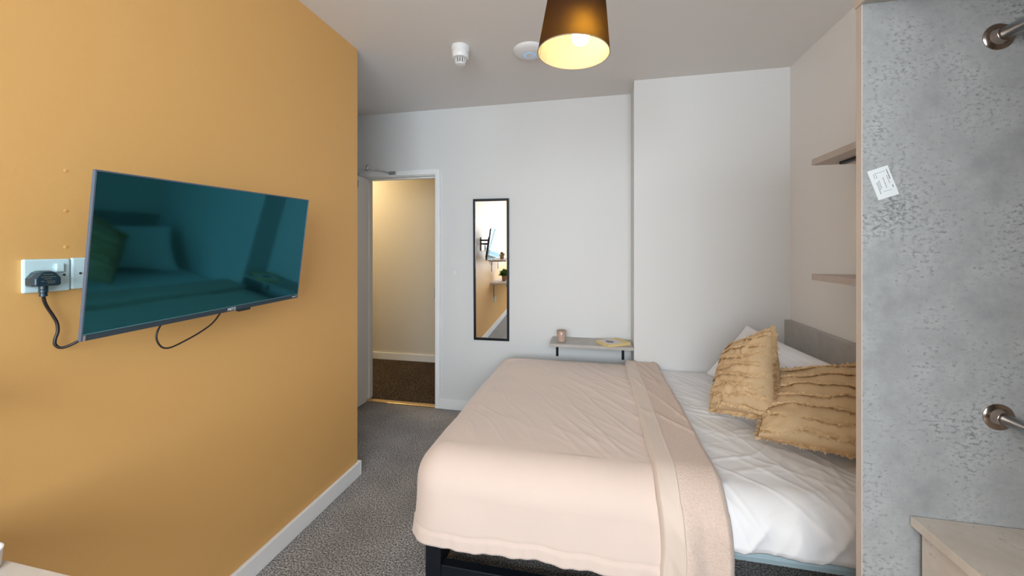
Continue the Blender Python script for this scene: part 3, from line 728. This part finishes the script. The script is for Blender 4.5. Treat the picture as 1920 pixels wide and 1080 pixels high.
a = math.radians(172); pa = piv @ Vector((.1228*math.cos(a), .1228*math.sin(a), ZB+.002)); pb = piv @ Vector((.0915*math.cos(a), .0915*math.sin(a), ZB+SH-.002))
tube('seam', [pa, pb], .0007, M['stone_pot'], shd, 6)
bm = bmesh.new()
for k in range(3):
    a = 2*PI*k/3; add_tube(bm, [piv @ Vector((.02*math.cos(a), .02*math.sin(a), ZB+SH-.02)), piv @ Vector((.092*math.cos(a), .092*math.sin(a), ZB+SH-.002))], .0015, 6)
obj('spider_ring', bm, M['steel'], shd)
prof = [(.012, .062), (.0135, .050), (.020, .034), (.0285, .012), (.030, 0), (.0285, -.012), (.021, -.022), (.010, -.028), (.001, -.030)]
lathe('bulb', prof, (0.012, 0.0, ZB+.055), M['bulb'], pl, n=24, ends=False)
lathe('bulb_holder', [(.016, 0), (.020, .01), (.020, .075), (.012, .09)], (0.008, 0, ZB+.115), M['white_plastic'], pl)
tube('flex', [(0.006, 0, ZB+.20), (0, 0, 0)], .0035, M['white_plastic'], pl)
lathe('ceiling_rose', [(.046, 0), (.046, -.012), (.030, -.028), (.012, -.034)], (0, 0, 0), M['white_plastic'], pl)
sd = empty('smoke_detector', (-.775, 2.165, H), 'white stepped smoke detector on the ceiling left of the lamp', 'smoke detector')
lathe('mounting_base', [(.054, 0), (.054, -.008), (.051, -.009), (.051, -.013), (.054, -.014), (.054, -.024), (.050, -.026), (.050, -.031)], (0, 0, 0), M['white_plastic'], sd, n=40)
lathe('detector_body', [(.049, -.031), (.051, -.034), (.048, -.062), (.044, -.068), (.030, -.070)], (0, 0, 0), M['white_plastic'], sd, n=40)
bm = bmesh.new()
for k in range(12):
    a = 2*PI*k/12; add_tube(bm, [(.031*math.cos(a), .031*math.sin(a), -.070), (.0265*math.cos(a), .0265*math.sin(a), -.100)], .0032, 6)
obj('vent_ribs', bm, M['white_plastic'], sd, smooth=True)
lathe('sensor_core', [(.020, -.070), (.018, -.098)], (0, 0, 0), M['concrete'], sd, n=24)
lathe('end_cap', [(.029, -.098), (.028, -.104), (.022, -.107)], (0, 0, 0), M['white_plastic'], sd, n=32)
ap = empty('access_point', (-.381, 2.285, H), 'round white ceiling disc with glowing blue ring beside the lampshade', 'access point')
lathe('disc_body', [(.098, 0), (.099, -.006), (.094, -.014), (.078, -.022), (.050, -.029), (.0345, -.0305)], (0, 0, 0), M['white_plastic'], ap, n=64)
lathe('status_ring', [(.0345, -.0302), (.0345, -.0315), (.030, -.0318), (.030, -.0302)], (0, 0, 0), M['led'], ap, n=48, ends=False)
lathe('centre_cap', [(.030, -.030), (.029, -.0325), (.020, -.034)], (0, 0, 0), M['white_plastic'], ap, n=48)
hl = empty('hall_lamp', (-3.0, 3.78, H), 'warm ceiling lamp in the hallway beyond the door', 'lamp')
lathe('lamp_base', [(.10, 0), (.10, -.012)], (0, 0, 0), M['white_plastic'], hl)
lathe('diffuser', [(.095, -.012), (.09, -.028), (.06, -.036), (.01, -.038)], (0, 0, 0), M['hall_bulb'], hl)

# ------------------------------------------------------------------ desk corner, seen bottom left and in the mirror
dk = empty('desk', (XL, .525, 0), 'pale grey wall desk corner at the left end of orange wall', 'desk')
box('desk_top', (.001, -1.7, .728), (.52, 0, .750), M['pale_board'], dk, bevel=.001)
for y in (-.25, -1.45):
    bm = bmesh.new(); add_box(bm, (.001, y-.012, .50), (.006, y+.012, .727)); add_box(bm, (.006, y-.012, .722), (.36, y+.012, .727)); obj('bracket', bm, M['dark_metal'], dk)
s5 = empty('wall_shelf', (XL, .46, 1.07), 'small shelf above the desk, seen only in the tall mirror', 'shelf')
box('shelf_board', (.001, -.66, 0), (.24, 0.03, .022), M['concrete_warm'], s5, bevel=.001)
for y in (-.04, -.55):
    bm = bmesh.new(); add_box(bm, (.001, y-.010, -.16), (.006, y+.010, -.001)); add_box(bm, (.006, y-.010, -.006), (.16, y+.010, -.001)); obj('bracket', bm, M['dark_metal'], s5)
def plant(loc, label, pot_m, leaf_m, r, hgt, n, spread, seed, lw):
    p = empty('potted_plant', loc, label, 'plant')
    lathe('pot', [(r*.75, 0), (r*.80, .004), (r, hgt), (r*.9, hgt), (r*.88, hgt-.008)], (0, 0, 0), pot_m, p, n=24, ends=True)
    rnd = random.Random(seed); bm = bmesh.new()
    for k in range(n):
        a = rnd.uniform(0, 2*PI); el = rnd.uniform(.0, 1.45); L = spread*rnd.uniform(.55, 1)
        d = Vector((math.cos(a)*math.cos(el), math.sin(a)*math.cos(el), math.sin(el))); b0 = Vector((0, 0, hgt-.006)); tip = b0+d*L
        sd_ = d.cross(Vector((0, 0, 1))).normalized()*lw; m_ = b0+d*L*.62+Vector((0, 0, .006))
        q = b0+d*L*.3
        vs = [bm.verts.new(x) for x in (q, m_-sd_, tip, m_+sd_)]; bm.faces.new(vs)
        st = d.cross(sd_).normalized()*.0008; vs = [bm.verts.new(x) for x in (b0-st, b0+st, q+st, q-st)]; bm.faces.new(vs)
    f = obj('foliage', bm, leaf_m, p); f['kind'] = 'stuff'; return p
plant((XL+.16, .20, .751), 'leafy green pot plant on the desk, seen in the tall mirror', M['terracotta'], M['leaf'], .045, .085, 420, .12, 2, .014)
plant((XL+.13, .24, 1.0925), 'small grey-leaved pot plant on shelf in the tall mirror', M['stone_pot'], M['leaf_grey'], .035, .06, 60, .075, 5, .007)
s6 = empty('wall_socket', (XL, .18, .45), 'white wall socket under the desk, seen in the tall mirror', 'socket')
box('face_plate', (0, -.0435, -.0435), (.010, .0435, .0435), M['plastic_cyan'], s6, bevel=.004)
box('rocker_switch', (.010, .01, .005), (.014, .024, .026), M['plastic_cyan'], s6, bevel=.002)
tm = empty('cup', (-1.121, .488, .7505), 'small white cup on the desk at the very left picture edge', 'cup')
lathe('cup_body', [(.030, 0), (.032, .001), (.035, .034), (.0325, .034), (.029, .004)], (0, 0, 0), M['white_plastic'], tm, n=32)
